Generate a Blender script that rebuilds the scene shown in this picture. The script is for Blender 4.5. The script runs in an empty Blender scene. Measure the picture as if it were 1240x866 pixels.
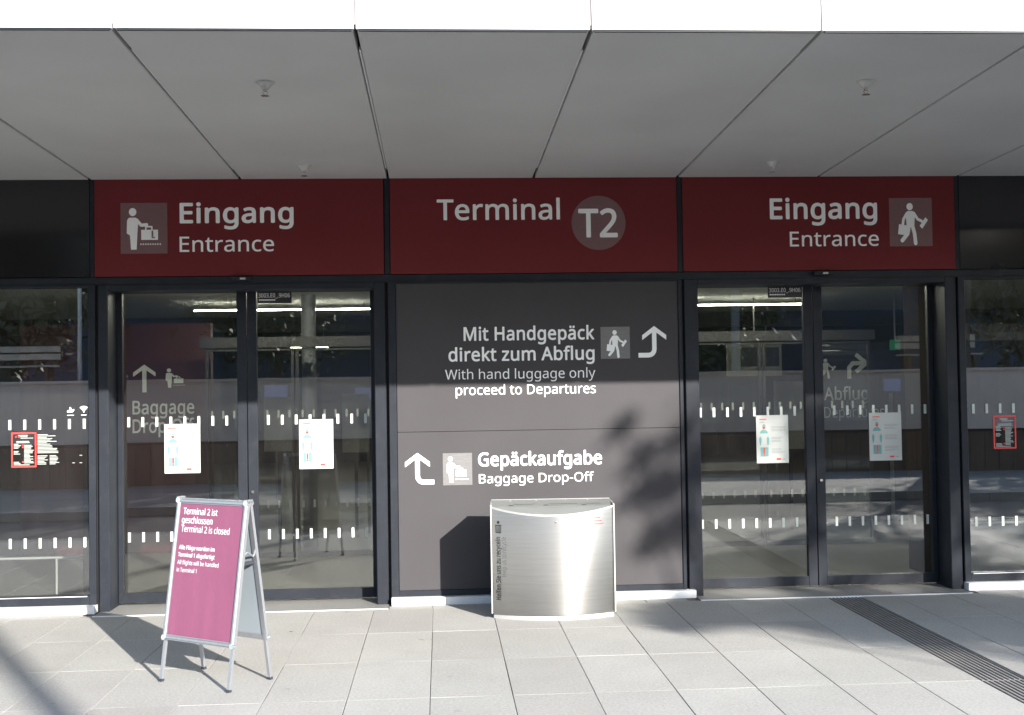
import bpy, math, random, os
from mathutils import Vector, Matrix
random.seed(7)
SC = bpy.context.scene
COL = SC.collection

# ------------------------------------------------------------------ camera
def make_camera():
    f, yaw, pit, rol = 1407.4, 0.0619, 0.0262, -0.0154
    fw = Vector((math.sin(yaw)*math.cos(pit), math.cos(yaw)*math.cos(pit), math.sin(pit)))
    r = Vector((math.cos(yaw), -math.sin(yaw), 0)); u = r.cross(fw)
    c, s = math.cos(rol), math.sin(rol)
    r2 = c*r+s*u; u2 = -s*r+c*u
    m = Matrix(((r2.x, u2.x, -fw.x, -0.827), (r2.y, u2.y, -fw.y, -9.943), (r2.z, u2.z, -fw.z, 1.819), (0, 0, 0, 1)))
    cd = bpy.data.cameras.new('camera'); cd.sensor_width = 36; cd.lens = 36*f/1240
    cd.clip_start = 0.1; cd.clip_end = 2000
    o = bpy.data.objects.new('camera', cd); COL.objects.link(o); o.matrix_world = m
    SC.camera = o
make_camera()

# ------------------------------------------------------------------ light
SUN = Vector((0.56, -1.0, 0.485)).normalized()
w = bpy.data.worlds.new('World'); SC.world = w; w.use_nodes = True
nt = w.node_tree; bg = nt.nodes['Background']
sky = nt.nodes.new('ShaderNodeTexSky'); sky.sky_type = 'NISHITA'; sky.sun_disc = False
sky.sun_elevation = math.asin(SUN.z); sky.sun_rotation = math.atan2(SUN.x, SUN.y)
sky.air_density = 1.0; sky.dust_density = 0.6
nt.links.new(sky.outputs[0], bg.inputs[0]); bg.inputs[1].default_value = 0.145
sl = bpy.data.lights.new('sun', 'SUN'); sl.energy = 4.1; sl.angle = math.radians(0.53); sl.color = (1.0, 0.95, 0.88)
so = bpy.data.objects.new('sun', sl); COL.objects.link(so)
so.rotation_euler = (-SUN).to_track_quat('-Z', 'Y').to_euler(); so.location = (10, -20, 12)
SC.view_settings.view_transform = 'Standard'; SC.view_settings.look = 'None'
SC.view_settings.exposure = 1.66; SC.view_settings.gamma = 1.0
SC.render.engine = 'CYCLES'
SC.cycles.max_bounces = 10; SC.cycles.diffuse_bounces = 4; SC.cycles.glossy_bounces = 5
SC.cycles.transparent_max_bounces = 16; SC.cycles.caustics_reflective = False; SC.cycles.caustics_refractive = False
SC.cycles.sample_clamp_indirect = 4

# ------------------------------------------------------------------ materials
def N(nt, t, **k):
    n = nt.nodes.new(t)
    for a, b in k.items(): setattr(n, a, b)
    return n
def mat(name, col, rough=0.6, metal=0.0, var=0.0, scale=3.0, bump=0.0, bscale=40.0, spec=0.5, fine=0.0, fscale=60.0, stretch=(1, 1, 1), dirt=None, dscale=1.2, damt=0.5, wave=None):
    m = bpy.data.materials.new(name); m.use_nodes = True; nt = m.node_tree
    b = nt.nodes['Principled BSDF']
    b.inputs['Base Color'].default_value = (*col, 1); b.inputs['Roughness'].default_value = rough
    b.inputs['Metallic'].default_value = metal; b.inputs['Specular IOR Level'].default_value = spec
    tc = N(nt, 'ShaderNodeTexCoord'); geo = N(nt, 'ShaderNodeNewGeometry')
    mp = N(nt, 'ShaderNodeMapping'); mp.inputs['Scale'].default_value = stretch
    nt.links.new(geo.outputs['Position'], mp.inputs['Vector'])
    last = None
    def add(sc, amt, det=4):
        nonlocal last
        n = N(nt, 'ShaderNodeTexNoise'); n.inputs['Scale'].default_value = sc; n.inputs['Detail'].default_value = det
        nt.links.new(mp.outputs[0], n.inputs['Vector'])
        mr = N(nt, 'ShaderNodeMapRange'); mr.inputs['From Min'].default_value = 0.3; mr.inputs['From Max'].default_value = 0.7
        mr.inputs['To Min'].default_value = 1-amt; mr.inputs['To Max'].default_value = 1+amt
        nt.links.new(n.outputs['Fac'], mr.inputs['Value'])
        if last is None: last = mr.outputs[0]
        else:
            mu = N(nt, 'ShaderNodeMath', operation='MULTIPLY'); nt.links.new(last, mu.inputs[0]); nt.links.new(mr.outputs[0], mu.inputs[1]); last = mu.outputs[0]
    if var: add(scale, var)
    if fine: add(fscale, fine, 6)
    if last is not None:
        vm = N(nt, 'ShaderNodeVectorMath', operation='SCALE'); vm.inputs[0].default_value = col
        nt.links.new(last, vm.inputs['Scale']); cur = vm.outputs[0]
        if dirt:
            n = N(nt, 'ShaderNodeTexNoise'); n.inputs['Scale'].default_value = dscale; n.inputs['Detail'].default_value = 8; n.inputs['Roughness'].default_value = 0.7
            nt.links.new(mp.outputs[0], n.inputs['Vector'])
            mr = N(nt, 'ShaderNodeMapRange'); mr.inputs['From Min'].default_value = 0.52; mr.inputs['From Max'].default_value = 0.75; mr.inputs['To Max'].default_value = damt
            nt.links.new(n.outputs['Fac'], mr.inputs['Value'])
            mx = N(nt, 'ShaderNodeMix', data_type='RGBA'); nt.links.new(mr.outputs[0], mx.inputs[0]); nt.links.new(cur, mx.inputs[6]); mx.inputs[7].default_value = (*dirt, 1)
            cur = mx.outputs[2]
        nt.links.new(cur, b.inputs['Base Color'])
    if bump:
        n = N(nt, 'ShaderNodeTexNoise'); n.inputs['Scale'].default_value = bscale; n.inputs['Detail'].default_value = 5
        nt.links.new(mp.outputs[0], n.inputs['Vector'])
        bp = N(nt, 'ShaderNodeBump'); bp.inputs['Strength'].default_value = bump; bp.inputs['Distance'].default_value = 0.004
        nt.links.new(n.outputs['Fac'], bp.inputs['Height']); nt.links.new(bp.outputs[0], b.inputs['Normal'])
    return m
def emit(name, col, s):
    m = bpy.data.materials.new(name); m.use_nodes = True; nt = m.node_tree
    b = nt.nodes['Principled BSDF']; b.inputs['Base Color'].default_value = (*col, 1)
    b.inputs['Emission Color'].default_value = (*col, 1); b.inputs['Emission Strength'].default_value = s
    return m
def glass(name, tint, fac, dust=0.0):
    m = bpy.data.materials.new(name); m.use_nodes = True; nt = m.node_tree; nt.nodes.clear()
    out = N(nt, 'ShaderNodeOutputMaterial'); tr = N(nt, 'ShaderNodeBsdfTransparent'); tr.inputs[0].default_value = (*tint, 1)
    gl = N(nt, 'ShaderNodeBsdfGlossy'); gl.inputs['Color'].default_value = (0.96, 0.98, 1, 1); gl.inputs['Roughness'].default_value = 0.004
    fr = N(nt, 'ShaderNodeFresnel'); fr.inputs['IOR'].default_value = 1.5
    ad = N(nt, 'ShaderNodeMath', operation='ADD'); ad.inputs[1].default_value = fac; ad.use_clamp = True
    nt.links.new(fr.outputs[0], ad.inputs[0])
    mx = N(nt, 'ShaderNodeMixShader'); nt.links.new(ad.outputs[0], mx.inputs[0]); nt.links.new(tr.outputs[0], mx.inputs[1]); nt.links.new(gl.outputs[0], mx.inputs[2])
    geo = N(nt, 'ShaderNodeNewGeometry'); n = N(nt, 'ShaderNodeTexNoise'); n.inputs['Scale'].default_value = 1.1; n.inputs['Detail'].default_value = 1
    nt.links.new(geo.outputs['Position'], n.inputs['Vector'])
    bp = N(nt, 'ShaderNodeBump'); bp.inputs['Strength'].default_value = 0.12; bp.inputs['Distance'].default_value = 0.004
    nt.links.new(n.outputs['Fac'], bp.inputs['Height']); nt.links.new(bp.outputs[0], gl.inputs['Normal'])
    last = mx.outputs[0]
    if dust:
        df = N(nt, 'ShaderNodeBsdfDiffuse'); df.inputs[0].default_value = (0.55, 0.52, 0.5, 1)
        n2 = N(nt, 'ShaderNodeTexNoise'); n2.inputs['Scale'].default_value = 3; n2.inputs['Detail'].default_value = 6
        mp = N(nt, 'ShaderNodeMapping'); mp.inputs['Scale'].default_value = (2.5, 1, 0.5); nt.links.new(geo.outputs['Position'], mp.inputs[0]); nt.links.new(mp.outputs[0], n2.inputs['Vector'])
        mr = N(nt, 'ShaderNodeMapRange'); mr.inputs['From Min'].default_value = 0.25; mr.inputs['From Max'].default_value = 0.75; mr.inputs['To Min'].default_value = dust*0.55; mr.inputs['To Max'].default_value = dust*1.45
        nt.links.new(n2.outputs['Fac'], mr.inputs[0])
        m2 = N(nt, 'ShaderNodeMixShader'); nt.links.new(mr.outputs[0], m2.inputs[0]); nt.links.new(last, m2.inputs[1]); nt.links.new(df.outputs[0], m2.inputs[2]); last = m2.outputs[0]
    nt.links.new(last, out.inputs['Surface'])
    return m
def brushed(name):
    m = mat(name, (0.53, 0.525, 0.51), rough=0.45, metal=0.85, var=0.05, scale=2.0, fine=0.05, fscale=9, stretch=(1, 1, 30))
    nt = m.node_tree; b = nt.nodes['Principled BSDF']
    tg = N(nt, 'ShaderNodeTangent', direction_type='RADIAL', axis='Z'); nt.links.new(tg.outputs[0], b.inputs['Tangent'])
    b.inputs['Anisotropic'].default_value = 0.9; b.inputs['Anisotropic Rotation'].default_value = 0.25
    return m

M = {}
M['slab'] = [mat('concrete_slab_%d' % i, c, rough=0.75, var=0.05, scale=1.7, fine=0.14, fscale=55, bump=0.5, bscale=120, dirt=(0.28, 0.26, 0.23), dscale=3.1, damt=0.30, spec=0.35) for i, c in enumerate([(0.345, 0.340, 0.320), (0.366, 0.360, 0.341), (0.330, 0.322, 0.304), (0.352, 0.343, 0.325)])]
for m_ in M['slab']:
    nt_ = m_.node_tree; b_ = nt_.nodes['Principled BSDF']; src = b_.inputs['Base Color'].links[0].from_socket
    geo_ = N(nt_, 'ShaderNodeNewGeometry'); vo = N(nt_, 'ShaderNodeTexVoronoi'); vo.inputs['Scale'].default_value = 2.6; vo.inputs['Randomness'].default_value = 1.0
    wn = N(nt_, 'ShaderNodeTexNoise'); wn.inputs['Scale'].default_value = 30; nt_.links.new(geo_.outputs['Position'], wn.inputs['Vector'])
    nt_.links.new(geo_.outputs['Position'], vo.inputs['Vector'])
    ad_ = N(nt_, 'ShaderNodeMath', operation='MULTIPLY_ADD'); nt_.links.new(wn.outputs['Fac'], ad_.inputs[0]); ad_.inputs[1].default_value = 0.05; nt_.links.new(vo.outputs['Distance'], ad_.inputs[2])
    mr_ = N(nt_, 'ShaderNodeMapRange'); mr_.inputs['From Min'].default_value = 0.055; mr_.inputs['From Max'].default_value = 0.085; mr_.inputs['To Min'].default_value = 0.34; mr_.inputs['To Max'].default_value = 0.0
    nt_.links.new(ad_.outputs[0], mr_.inputs['Value'])
    mx_ = N(nt_, 'ShaderNodeMix', data_type='RGBA'); nt_.links.new(mr_.outputs[0], mx_.inputs[0]); nt_.links.new(src, mx_.inputs[6]); mx_.inputs[7].default_value = (0.16, 0.15, 0.14, 1)
    nt_.links.new(mx_.outputs[2], b_.inputs['Base Color'])
M['grout'] = mat('joint_sand', (0.28, 0.262, 0.235), 0.9, var=0.35, scale=7, fine=0.3, fscale=80)
M['thresh'] = mat('threshold_stone', (0.20, 0.197, 0.188), 0.6, var=0.08, scale=3, fine=0.12, fscale=90)
M['frame'] = mat('anthracite_frame_paint', (0.020, 0.023, 0.030), 0.5, var=0.12, scale=5, fine=0.06, fscale=50, dirt=(0.05, 0.054, 0.062), dscale=6, damt=0.35, spec=0.2)
M['gap'] = mat('black_rubber', (0.006, 0.006, 0.007), 0.8)
M['darkbox'] = mat('dark_inner_metal', (0.02, 0.02, 0.022), 0.5)
M['panel'] = mat('grey_printed_panel', (0.066, 0.0625, 0.0665), 0.5, var=0.05, scale=1.5, fine=0.04, fscale=80, spec=0.1)
M['red'] = mat('dark_red_sign_print', (0.160, 0.028, 0.032), 0.6, var=0.05, scale=1.3, fine=0.04, fscale=60, spec=0.08)
M['blackglass'] = mat('black_spandrel_glass', (0.016, 0.015, 0.017), 0.10, var=0.1, scale=2, spec=0.6)
M['white'] = mat('white_sign_print', (0.93, 0.94, 0.94), 0.6)
M['dash'] = mat('dash_print', (0.52, 0.56, 0.52), 0.6)
M['square'] = mat('greyed_red_square_print', (0.19, 0.10, 0.105), 0.45, var=0.1, scale=40, stretch=(1, 1, 6), fine=0.1, fscale=90)
M['squareG'] = mat('brushed_grey_square_print', (0.17, 0.165, 0.165), 0.4, var=0.14, scale=14, stretch=(1, 1, 9), fine=0.08, fscale=90)
M['soffit'] = mat('grey_soffit_sheet', (0.495, 0.50, 0.50), 0.5, var=0.07, scale=0.9, fine=0.05, fscale=240, spec=0.4)
M['strip'] = mat('soffit_joint_strip', (0.75, 0.75, 0.76), 0.4)
M['jointgrey'] = mat('joint_grey', (0.30, 0.28, 0.29), 0.6)
M['fascia'] = mat('white_fascia_sheet', (0.80, 0.80, 0.79), 0.4, var=0.02)
M['sill'] = mat('white_skirting_metal', (0.74, 0.75, 0.76), 0.45, var=0.05, scale=6, dirt=(0.5, 0.48, 0.45), dscale=7, damt=0.3)
M['chrome'] = mat('sprinkler_metal', (0.7, 0.68, 0.64), 0.25, metal=1)
M['rosette'] = mat('sprinkler_rosette', (0.50, 0.50, 0.48), 0.4)
M['glassdoor'] = glass('door_glass', (0.86, 0.87, 0.84), 0.066, 0.006)
M['glasswin'] = glass('window_glass', (0.86, 0.88, 0.87), 0.115, 0.012)
M['glassin'] = glass('inner_glass', (0.97, 0.98, 0.97), 0.02)
M['alu'] = mat('anodised_aluminium', (0.38, 0.39, 0.42), 0.38, metal=0.7, var=0.05, scale=6, fine=0.05, fscale=60, stretch=(8, 8, 1))
M['alucorner'] = mat('chrome_corner', (0.7, 0.72, 0.75), 0.2, metal=0.9)
M['pink'] = mat('faded_magenta_poster', (0.235, 0.066, 0.128), 0.42, var=0.06, scale=4, fine=0.05, fscale=35, stretch=(3, 3, .6), spec=0.5)
M['backpanel'] = mat('grey_back_panel', (0.27, 0.31, 0.34), 0.5, var=0.05)
M['plastic'] = mat('dark_plastic', (0.035, 0.035, 0.045), 0.5)
M['paper'] = mat('white_paper', (0.47, 0.49, 0.47), 0.6, var=0.02, scale=9)
M['teal'] = mat('teal_print', (0.14, 0.34, 0.33), 0.6)
M['redprint'] = mat('red_print', (0.75, 0.06, 0.05), 0.5)
M['greyprint'] = mat('grey_print', (0.30, 0.31, 0.31), 0.6)
M['decalgrey'] = mat('pale_grey_print', (0.40, 0.43, 0.40), 0.6)
M['plategrey'] = mat('dark_grey_print', (0.12, 0.12, 0.12), 0.6)
M['blackprint'] = mat('black_print', (0.02, 0.02, 0.02), 0.5)
M['steel'] = brushed('brushed_stainless_steel')
M['lid'] = mat('lid_grey', (0.185, 0.195, 0.190), 0.5, var=0.05, scale=5)
M['steeltop'] = mat('lid_steel', (0.47, 0.47, 0.462), 0.5, metal=0.35, var=0.05, scale=5, fine=0.04)
M['rib'] = mat('dark_guide_rib', (0.105, 0.10, 0.097), 0.7, var=0.2, scale=10)
M['kerb'] = mat('kerb_granite', (0.30, 0.29, 0.28), 0.8, var=0.1)
M['road'] = mat('road_asphalt', (0.075, 0.075, 0.078), 0.85, var=0.2, scale=1.5, fine=0.25, fscale=60)
M['asphalt'] = mat('forecourt_paving', (0.24, 0.225, 0.21), 0.85, var=0.15, scale=1.2, fine=0.15, fscale=30)
M['darkmatte'] = mat('dark_matt_edge', (0.03, 0.025, 0.022), 1.0, spec=0.0)
M['wood'] = mat('brown_timber', (0.105, 0.062, 0.042), 0.7, var=0.3, scale=4, stretch=(6, 6, .5), fine=0.2, fscale=20)
M['palewall'] = mat('pale_retaining_wall', (0.80, 0.64, 0.55), 0.8, var=0.06, scale=1.5, stretch=(6, 6, 0.4), fine=0.06)
M['bench'] = mat('weathered_bench_wood', (0.50, 0.42, 0.34), 0.7, var=0.2, scale=4)
M['bark'] = mat('tree_bark', (0.10, 0.085, 0.065), 0.9, var=0.3, scale=8, stretch=(4, 4, .7))
M['leaf'] = [mat('leaves_%d' % i, c, 0.55, var=0.35, scale=3) for i, c in enumerate([(0.07, 0.085, 0.03), (0.09, 0.08, 0.035), (0.05, 0.07, 0.03)])]
M['grass'] = mat('terrace_soil_grass', (0.09, 0.10, 0.05), 0.9, var=0.3)
M['navy'] = mat('navy_cladding', (0.030, 0.042, 0.075), 0.6, var=0.15, scale=.5)
M['bwin'] = mat('far_window_glass', (0.03, 0.035, 0.045), 0.6)
M['tarp'] = mat('white_blue_sheet', (0.72, 0.76, 0.88), 0.5, var=0.1, scale=6)
M['blue'] = mat('blue_stripe', (0.08, 0.12, 0.55), 0.5)
M['intfloor'] = mat('interior_floor_stone', (0.12, 0.116, 0.108), 0.4, var=0.08, scale=2, fine=0.08, fscale=60)
M['intceil'] = mat('interior_ceiling_paint', (0.74, 0.78, 0.72), 0.8, var=0.03)
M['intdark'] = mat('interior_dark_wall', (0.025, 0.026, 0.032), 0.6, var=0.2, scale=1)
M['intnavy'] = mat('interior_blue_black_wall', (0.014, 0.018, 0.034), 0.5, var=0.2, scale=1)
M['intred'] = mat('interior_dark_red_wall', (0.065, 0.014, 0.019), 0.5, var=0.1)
M['intgrey'] = mat('interior_grey_panel', (0.22, 0.22, 0.21), 0.6, var=0.1)
M['column'] = mat('column_paint', (0.22, 0.23, 0.25), 0.5)
M['lamp'] = emit('lamp_light', (1.0, 0.97, 0.86), 20.0)
M['lampfill'] = emit('added_fill_light', (1.0, 0.97, 0.86), 48.0)  # glow of the added lamps hidden above the door heads
M['lampdim'] = emit('dim_lamp_light', (1.0, 0.93, 0.78), 1.3)
M['screen'] = emit('blue_screen', (0.07, 0.09, 0.24), 0.12)
M['exit'] = emit('green_exit_sign', (0.02, 0.16, 0.08), 0.12)
M['ledr'] = emit('red_led', (1.0, 0.05, 0.1), 2.5)
M['ledg'] = emit('green_led', (0.05, 1.0, 0.3), 1.2)
M['intsign'] = mat('interior_sign_lettering', (0.88, 0.90, 0.86), 0.6)

# ------------------------------------------------------------------ mesh helpers
class MB:
    def __init__(s): s.v = []; s.f = []; s.fm = []; s.mi = 0
    def add(s, vs, fs):
        n = len(s.v); s.v += [tuple(p) for p in vs]; s.f += [tuple(i+n for i in f) for f in fs]; s.fm += [s.mi]*len(fs); return s
    def box(s, x0, x1, y0, y1, z0, z1, T=None):
        vs = [Vector((x, y, z)) for x in (x0, x1) for y in (y0, y1) for z in (z0, z1)]
        if T: vs = [T(p) for p in vs]
        return s.add(vs, [(0, 1, 3, 2), (4, 6, 7, 5), (0, 4, 5, 1), (2, 3, 7, 6), (0, 2, 6, 4), (1, 5, 7, 3)])
    def bbox(s, x0, x1, y0, y1, z0, z1, b=0.003):
        """box with the four vertical edges chamfered"""
        pts = [(x0+b, y0), (x1-b, y0), (x1, y0+b), (x1, y1-b), (x1-b, y1), (x0+b, y1), (x0, y1-b), (x0, y0+b)]
        return s.prism(pts, z0, z1)
    def prism(s, pts, z0, z1, T=None):
        n = len(pts); vs = [Vector((x, y, z0)) for x, y in pts]+[Vector((x, y, z1)) for x, y in pts]
        if T: vs = [T(p) for p in vs]
        fs = [tuple(range(n-1, -1, -1)), tuple(range(n, 2*n))]+[(i, (i+1) % n, n+(i+1) % n, n+i) for i in range(n)]
        return s.add(vs, fs)
    def tube(s, pts, r, seg=10, r1=None):
        pts = [Vector(p) for p in pts]; rings = []
        m = len(pts)
        for i, p in enumerate(pts):
            d = (pts[min(i+1, m-1)]-pts[max(i-1, 0)]).normalized()
            a = d.cross(Vector((0, 0, 1)));
            if a.length < 1e-3: a = Vector((1, 0, 0))
            a.normalize(); b = d.cross(a)
            rr = r if r1 is None else r+(r1-r)*i/(m-1)
            rings.append([p+a*rr*math.cos(2*math.pi*k/seg)+b*rr*math.sin(2*math.pi*k/seg) for k in range(seg)])
        vs = [q for R in rings for q in R]; fs = []
        for i in range(m-1):
            for k in range(seg):
                fs.append((i*seg+k, i*seg+(k+1) % seg, (i+1)*seg+(k+1) % seg, (i+1)*seg+k))
        fs.append(tuple(range(seg-1, -1, -1))); fs.append(tuple((m-1)*seg+k for k in range(seg)))
        return s.add(vs, fs)
    def lathe(s, prof, c=(0, 0, 0), seg=20):
        c = Vector(c); vs = []; fs = []
        for r, z in prof:
            vs += [c+Vector((r*math.cos(2*math.pi*k/seg), r*math.sin(2*math.pi*k/seg), z)) for k in range(seg)]
        for i in range(len(prof)-1):
            for k in range(seg): fs.append((i*seg+k, i*seg+(k+1) % seg, (i+1)*seg+(k+1) % seg, (i+1)*seg+k))
        return s.add(vs, fs)
    def build(s, name, m, parent=None, world=True, smooth=False):
        me = bpy.data.meshes.new(name)
        off = Vector((0, 0, 0))
        if parent is not None and world:
            q = parent
            while q: off += q.location; q = q.parent
        me.from_pydata([tuple(Vector(p)-off) for p in s.v], [], s.f)
        for mm in (m if isinstance(m, (list, tuple)) else [m]): me.materials.append(mm)
        if isinstance(m, (list, tuple)):
            for p, k in zip(me.polygons, s.fm): p.material_index = k
        if smooth:
            for p in me.polygons: p.use_smooth = True
        me.validate(); me.update()
        o = bpy.data.objects.new(name, me); COL.objects.link(o)
        if parent is not None: o.parent = parent
        return o
def tag(o, label=None, cat=None, group=None, kind=None):
    if label: o['label'] = label
    if cat: o['category'] = cat
    if group: o['group'] = group
    if kind: o['kind'] = kind
    return o
def thing(name, label, cat, loc=(0, 0, 0), rz=0.0, group=None):
    o = bpy.data.objects.new(name, None); COL.objects.link(o); o.location = loc; o.rotation_euler = (0, 0, rz)
    o.empty_display_size = 0.1
    return tag(o, label, cat, group, 'thing')
def copy_tree(o, parent=None):
    c = o.copy(); COL.objects.link(c); c.parent = parent
    for ch in [x for x in bpy.data.objects if x.parent == o]: copy_tree(ch, c)
    return c

# ------------------------------------------------------------------ flat print: lettering and pictograms
FONT = None
try:
    _p = os.path.join(bpy.utils.resource_path('LOCAL'), 'datafiles', 'fonts', 'NotoSansHebrew-Regular.woff2')
    if os.path.exists(_p): FONT = bpy.data.fonts.load(_p)
except Exception: FONT = None
_tc = {}
def text2d(s, bold=0.0):
    k = (s, bold)
    if k in _tc: return _tc[k]
    def raw(t):
        c = bpy.data.curves.new('t', 'FONT'); c.body = t; c.resolution_u = 4
        c.space_character = 1.0+bold*1.6
        if FONT: c.font = FONT
        o = bpy.data.objects.new('t', c); COL.objects.link(o)
        dg = bpy.context.evaluated_depsgraph_get(); dg.update()
        me = bpy.data.meshes.new_from_object(o.evaluated_get(dg))
        vs = [(v.co.x, v.co.y) for v in me.vertices]; fs = [tuple(p.vertices) for p in me.polygons]
        bpy.data.objects.remove(o); bpy.data.curves.remove(c); bpy.data.meshes.remove(me)
        return vs, fs
    hv, _ = raw('H'); H = max(y for _, y in hv)-min(y for _, y in hv); b = min(y for _, y in hv)
    vs, fs = raw(s)
    if bold > 0.003:
        n = 8; V0, F0 = vs, fs; vs, fs = [], []
        for k in range(n):
            dx, dy = bold*1.05*math.cos(6.2832*k/n), bold*1.05*math.sin(6.2832*k/n); m_ = len(vs)
            vs += [(x+dx, y+dy) for x, y in V0]; fs += [tuple(i+m_ for i in f) for f in F0]
        b -= 0
    x0 = min(x for x, _ in vs); x1 = max(x for x, _ in vs)
    nc = 8 if bold > 0.003 else 1; per = len(vs)//nc
    _tc[k] = ([((x-x0)/(x1-x0), (y-b)/H, (i//per)*0.00012) for i, (x, y) in enumerate(vs)], fs, (x1-x0)/H)
    return _tc[k]
def line(P, t, x0, x1, base, cap, bold, parent, m='white', lift=.002):
    F = Flat(P, lift); F.text(t, x0, x1, base, cap, bold); return F.build('lettering', M[m], parent)
class Flat:
    """flat print: 2D shapes mapped onto a surface; P(u, v, lift) gives the point"""
    def __init__(s, P, lift=0.0015): s.P = P; s.mb = MB(); s.l = lift; s.n = 0
    def poly(s, pts):
        L = s.l+s.n*0.00012; s.n += 1
        s.mb.add([s.P(x, y, L) for x, y in pts], [tuple(range(len(pts)))]); return s
    def rect(s, x0, y0, x1, y1): return s.poly([(x0, y0), (x1, y0), (x1, y1), (x0, y1)])
    def disc(s, x, y, r, seg=24): return s.poly([(x+r*math.cos(2*math.pi*k/seg), y+r*math.sin(2*math.pi*k/seg)) for k in range(seg)])
    def stroke(s, pts, w, cap=False):
        for i in range(len(pts)-1):
            a = Vector(pts[i]); b = Vector(pts[i+1]); d = (b-a).normalized(); n = Vector((-d.y, d.x))*w/2
            s.poly([a-n, b-n, b+n, a+n])
            if i > 0 or cap: s.disc(a.x, a.y, w/2, 14)
        if cap: s.disc(b.x, b.y, w/2, 14)
        return s
    def text(s, t, x0, x1, base, cap, bold=0.0):
        vs, fs, asp = text2d(t, bold)
        if x1 is None: x1 = x0+asp*cap
        L = s.l+s.n*0.00012; s.n += 1
        s.mb.add([s.P(x0+x*(x1-x0), base+y*cap, L+q) for x, y, q in vs], fs); return s
    def build(s, name, m, parent): return s.mb.build(name, m, parent)
def sub(P, x0, y0, w, h):
    return lambda u, v, l: P(x0+u*w, y0+v*h, l)
def wallP(y): return lambda u, v, l: Vector((u, y-l, v))
def conveyor_person(F, hole=None):
    F.disc(.26, .82, .08)
    F.poly([(.14, .66), (.18, .71), (.33, .71), (.38, .66), (.36, .40), (.34, .08), (.22, .08), (.20, .36), (.13, .40)])
    F.stroke([(.35, .66), (.44, .56), (.56, .57)], .065, True)
    F.rect(.44, .27, .80, .47); F.stroke([(.54, .47), (.54, .53), (.67, .53), (.67, .47)], .03)
    for k in range(9): F.rect(.42+k*.052, .17, .445+k*.052, .20)
def conveyor_person_dark(F):
    F.rect(.665, .33, .70, .45); F.rect(.665, .30, .74, .325)
def walking_person(F):
    F.disc(.48, .82, .075)
    F.poly([(.38, .69), (.43, .73), (.55, .73), (.60, .68), (.58, .40), (.40, .40)])
    F.stroke([(.41, .68), (.33, .56), (.31, .44)], .06, True)
    F.stroke([(.57, .69), (.66, .56), (.75, .52)], .06, True)
    F.stroke([(.46, .44), (.42, .26), (.29, .12)], .085, True)
    F.stroke([(.53, .44), (.58, .26), (.60, .06)], .085, True)
    F.poly([(.19, .25), (.43, .22), (.46, .42), (.22, .46)])
    F.poly([(.70, .42), (.76, .36), (.90, .54), (.84, .60)])
def arrow_up(F, side):
    """side: +1 tail runs out to the right, -1 to the left, 0 straight"""
    cx = .5-.10*side if side else .5
    F.poly([(cx-.42, .60), (cx, .90), (cx, 1.06), (cx-.42, .76)]); F.poly([(cx, .90), (cx+.42, .60), (cx+.42, .76), (cx, 1.06)])
    if side == 0:
        F.rect(cx-.08, .0, cx+.08, .93); return
    pts = [(cx, .93), (cx, .30)]+[(cx+side*.20*(1-math.cos(a)), .30-.20*math.sin(a)) for a in (.4, .8, 1.2, 1.57)]+[(cx+side*.56, .10)]
    F.stroke(pts, .155)
def mini_lines(F, x0, x1, y1, n, pitch, h, rnd, jitter=0.45):
    for k in range(n):
        F.rect(x0, y1-k*pitch-h, x0+(x1-x0)*(1-rnd.random()*jitter), y1-k*pitch)

# ------------------------------------------------------------------ GROUND: paving slab by slab
XK = [-0.9126+0.48896*k for k in range(-13, 16)]
ROWS = [-0.205, -1.144, -2.080, -3.020, -3.960, -4.900]
g = MB().box(-60, 60, -4.93, 0.0, -0.30, -0.045).build('pavement', M['asphalt']); tag(g, kind='structure')
jb = MB().box(-7.6, 6.7, -4.92, -0.02, -0.046, -0.014).build('joint_bed', M['grout'], g)
rs = random.Random(3)
GX0, GX1 = 2.425, 2.725
def slab(x0, x1, y0, y1, i):
    if x1-x0 < 0.03: return
    gx = 0.0019; h = [rs.uniform(-0.0008, 0.0008) for _ in range(4)]
    dx = rs.uniform(-.0014, .0014); x0 += gx+dx; x1 -= gx-dx; y0 += 0.0010; y1 -= 0.0010; b = 0.002; by = 0.0008
    vs = [(x0, y0, -.02), (x1, y0, -.02), (x1, y1, -.02), (x0, y1, -.02), (x0, y0, -b+h[0]), (x1, y0, -b+h[1]), (x1, y1, -b+h[2]), (x0, y1, -b+h[3]),
          (x0+b, y0+by, h[0]), (x1-b, y0+by, h[1]), (x1-b, y1-by, h[2]), (x0+b, y1-by, h[3])]
    fs = [(0, 1, 5, 4), (1, 2, 6, 5), (2, 3, 7, 6), (3, 0, 4, 7), (4, 5, 9, 8), (5, 6, 10, 9), (6, 7, 11, 10), (7, 4, 8, 11), (8, 9, 10, 11)]
    MB().add(vs, fs).build('paving_slab', M['slab'][i % 4], g)
for i in range(len(XK)-1):
    for j in range(len(ROWS)-1):
        y1, y0 = ROWS[j], ROWS[j+1]; x0, x1 = XK[i], XK[i+1]
        q = rs.randrange(4)
        if x0 < GX0 < x1 or x0 < GX1 < x1:
            if j < 4 or True:
                slab(x0, min(x1, GX0), y0, y1, q); slab(max(x0, GX1), x1, y0, y1, q)
        else: slab(x0, x1, y0, y1, q)
# narrow border strip against the skirting
bx = -7.4
while bx < 6.5:
    L = 0.36; c = bx+L/2
    if not (-3.70 < c < -1.29 or 1.30 < c < 3.72):
        slab(bx, bx+L, ROWS[0], -0.075, rs.randrange(4))
    bx += L
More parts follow.
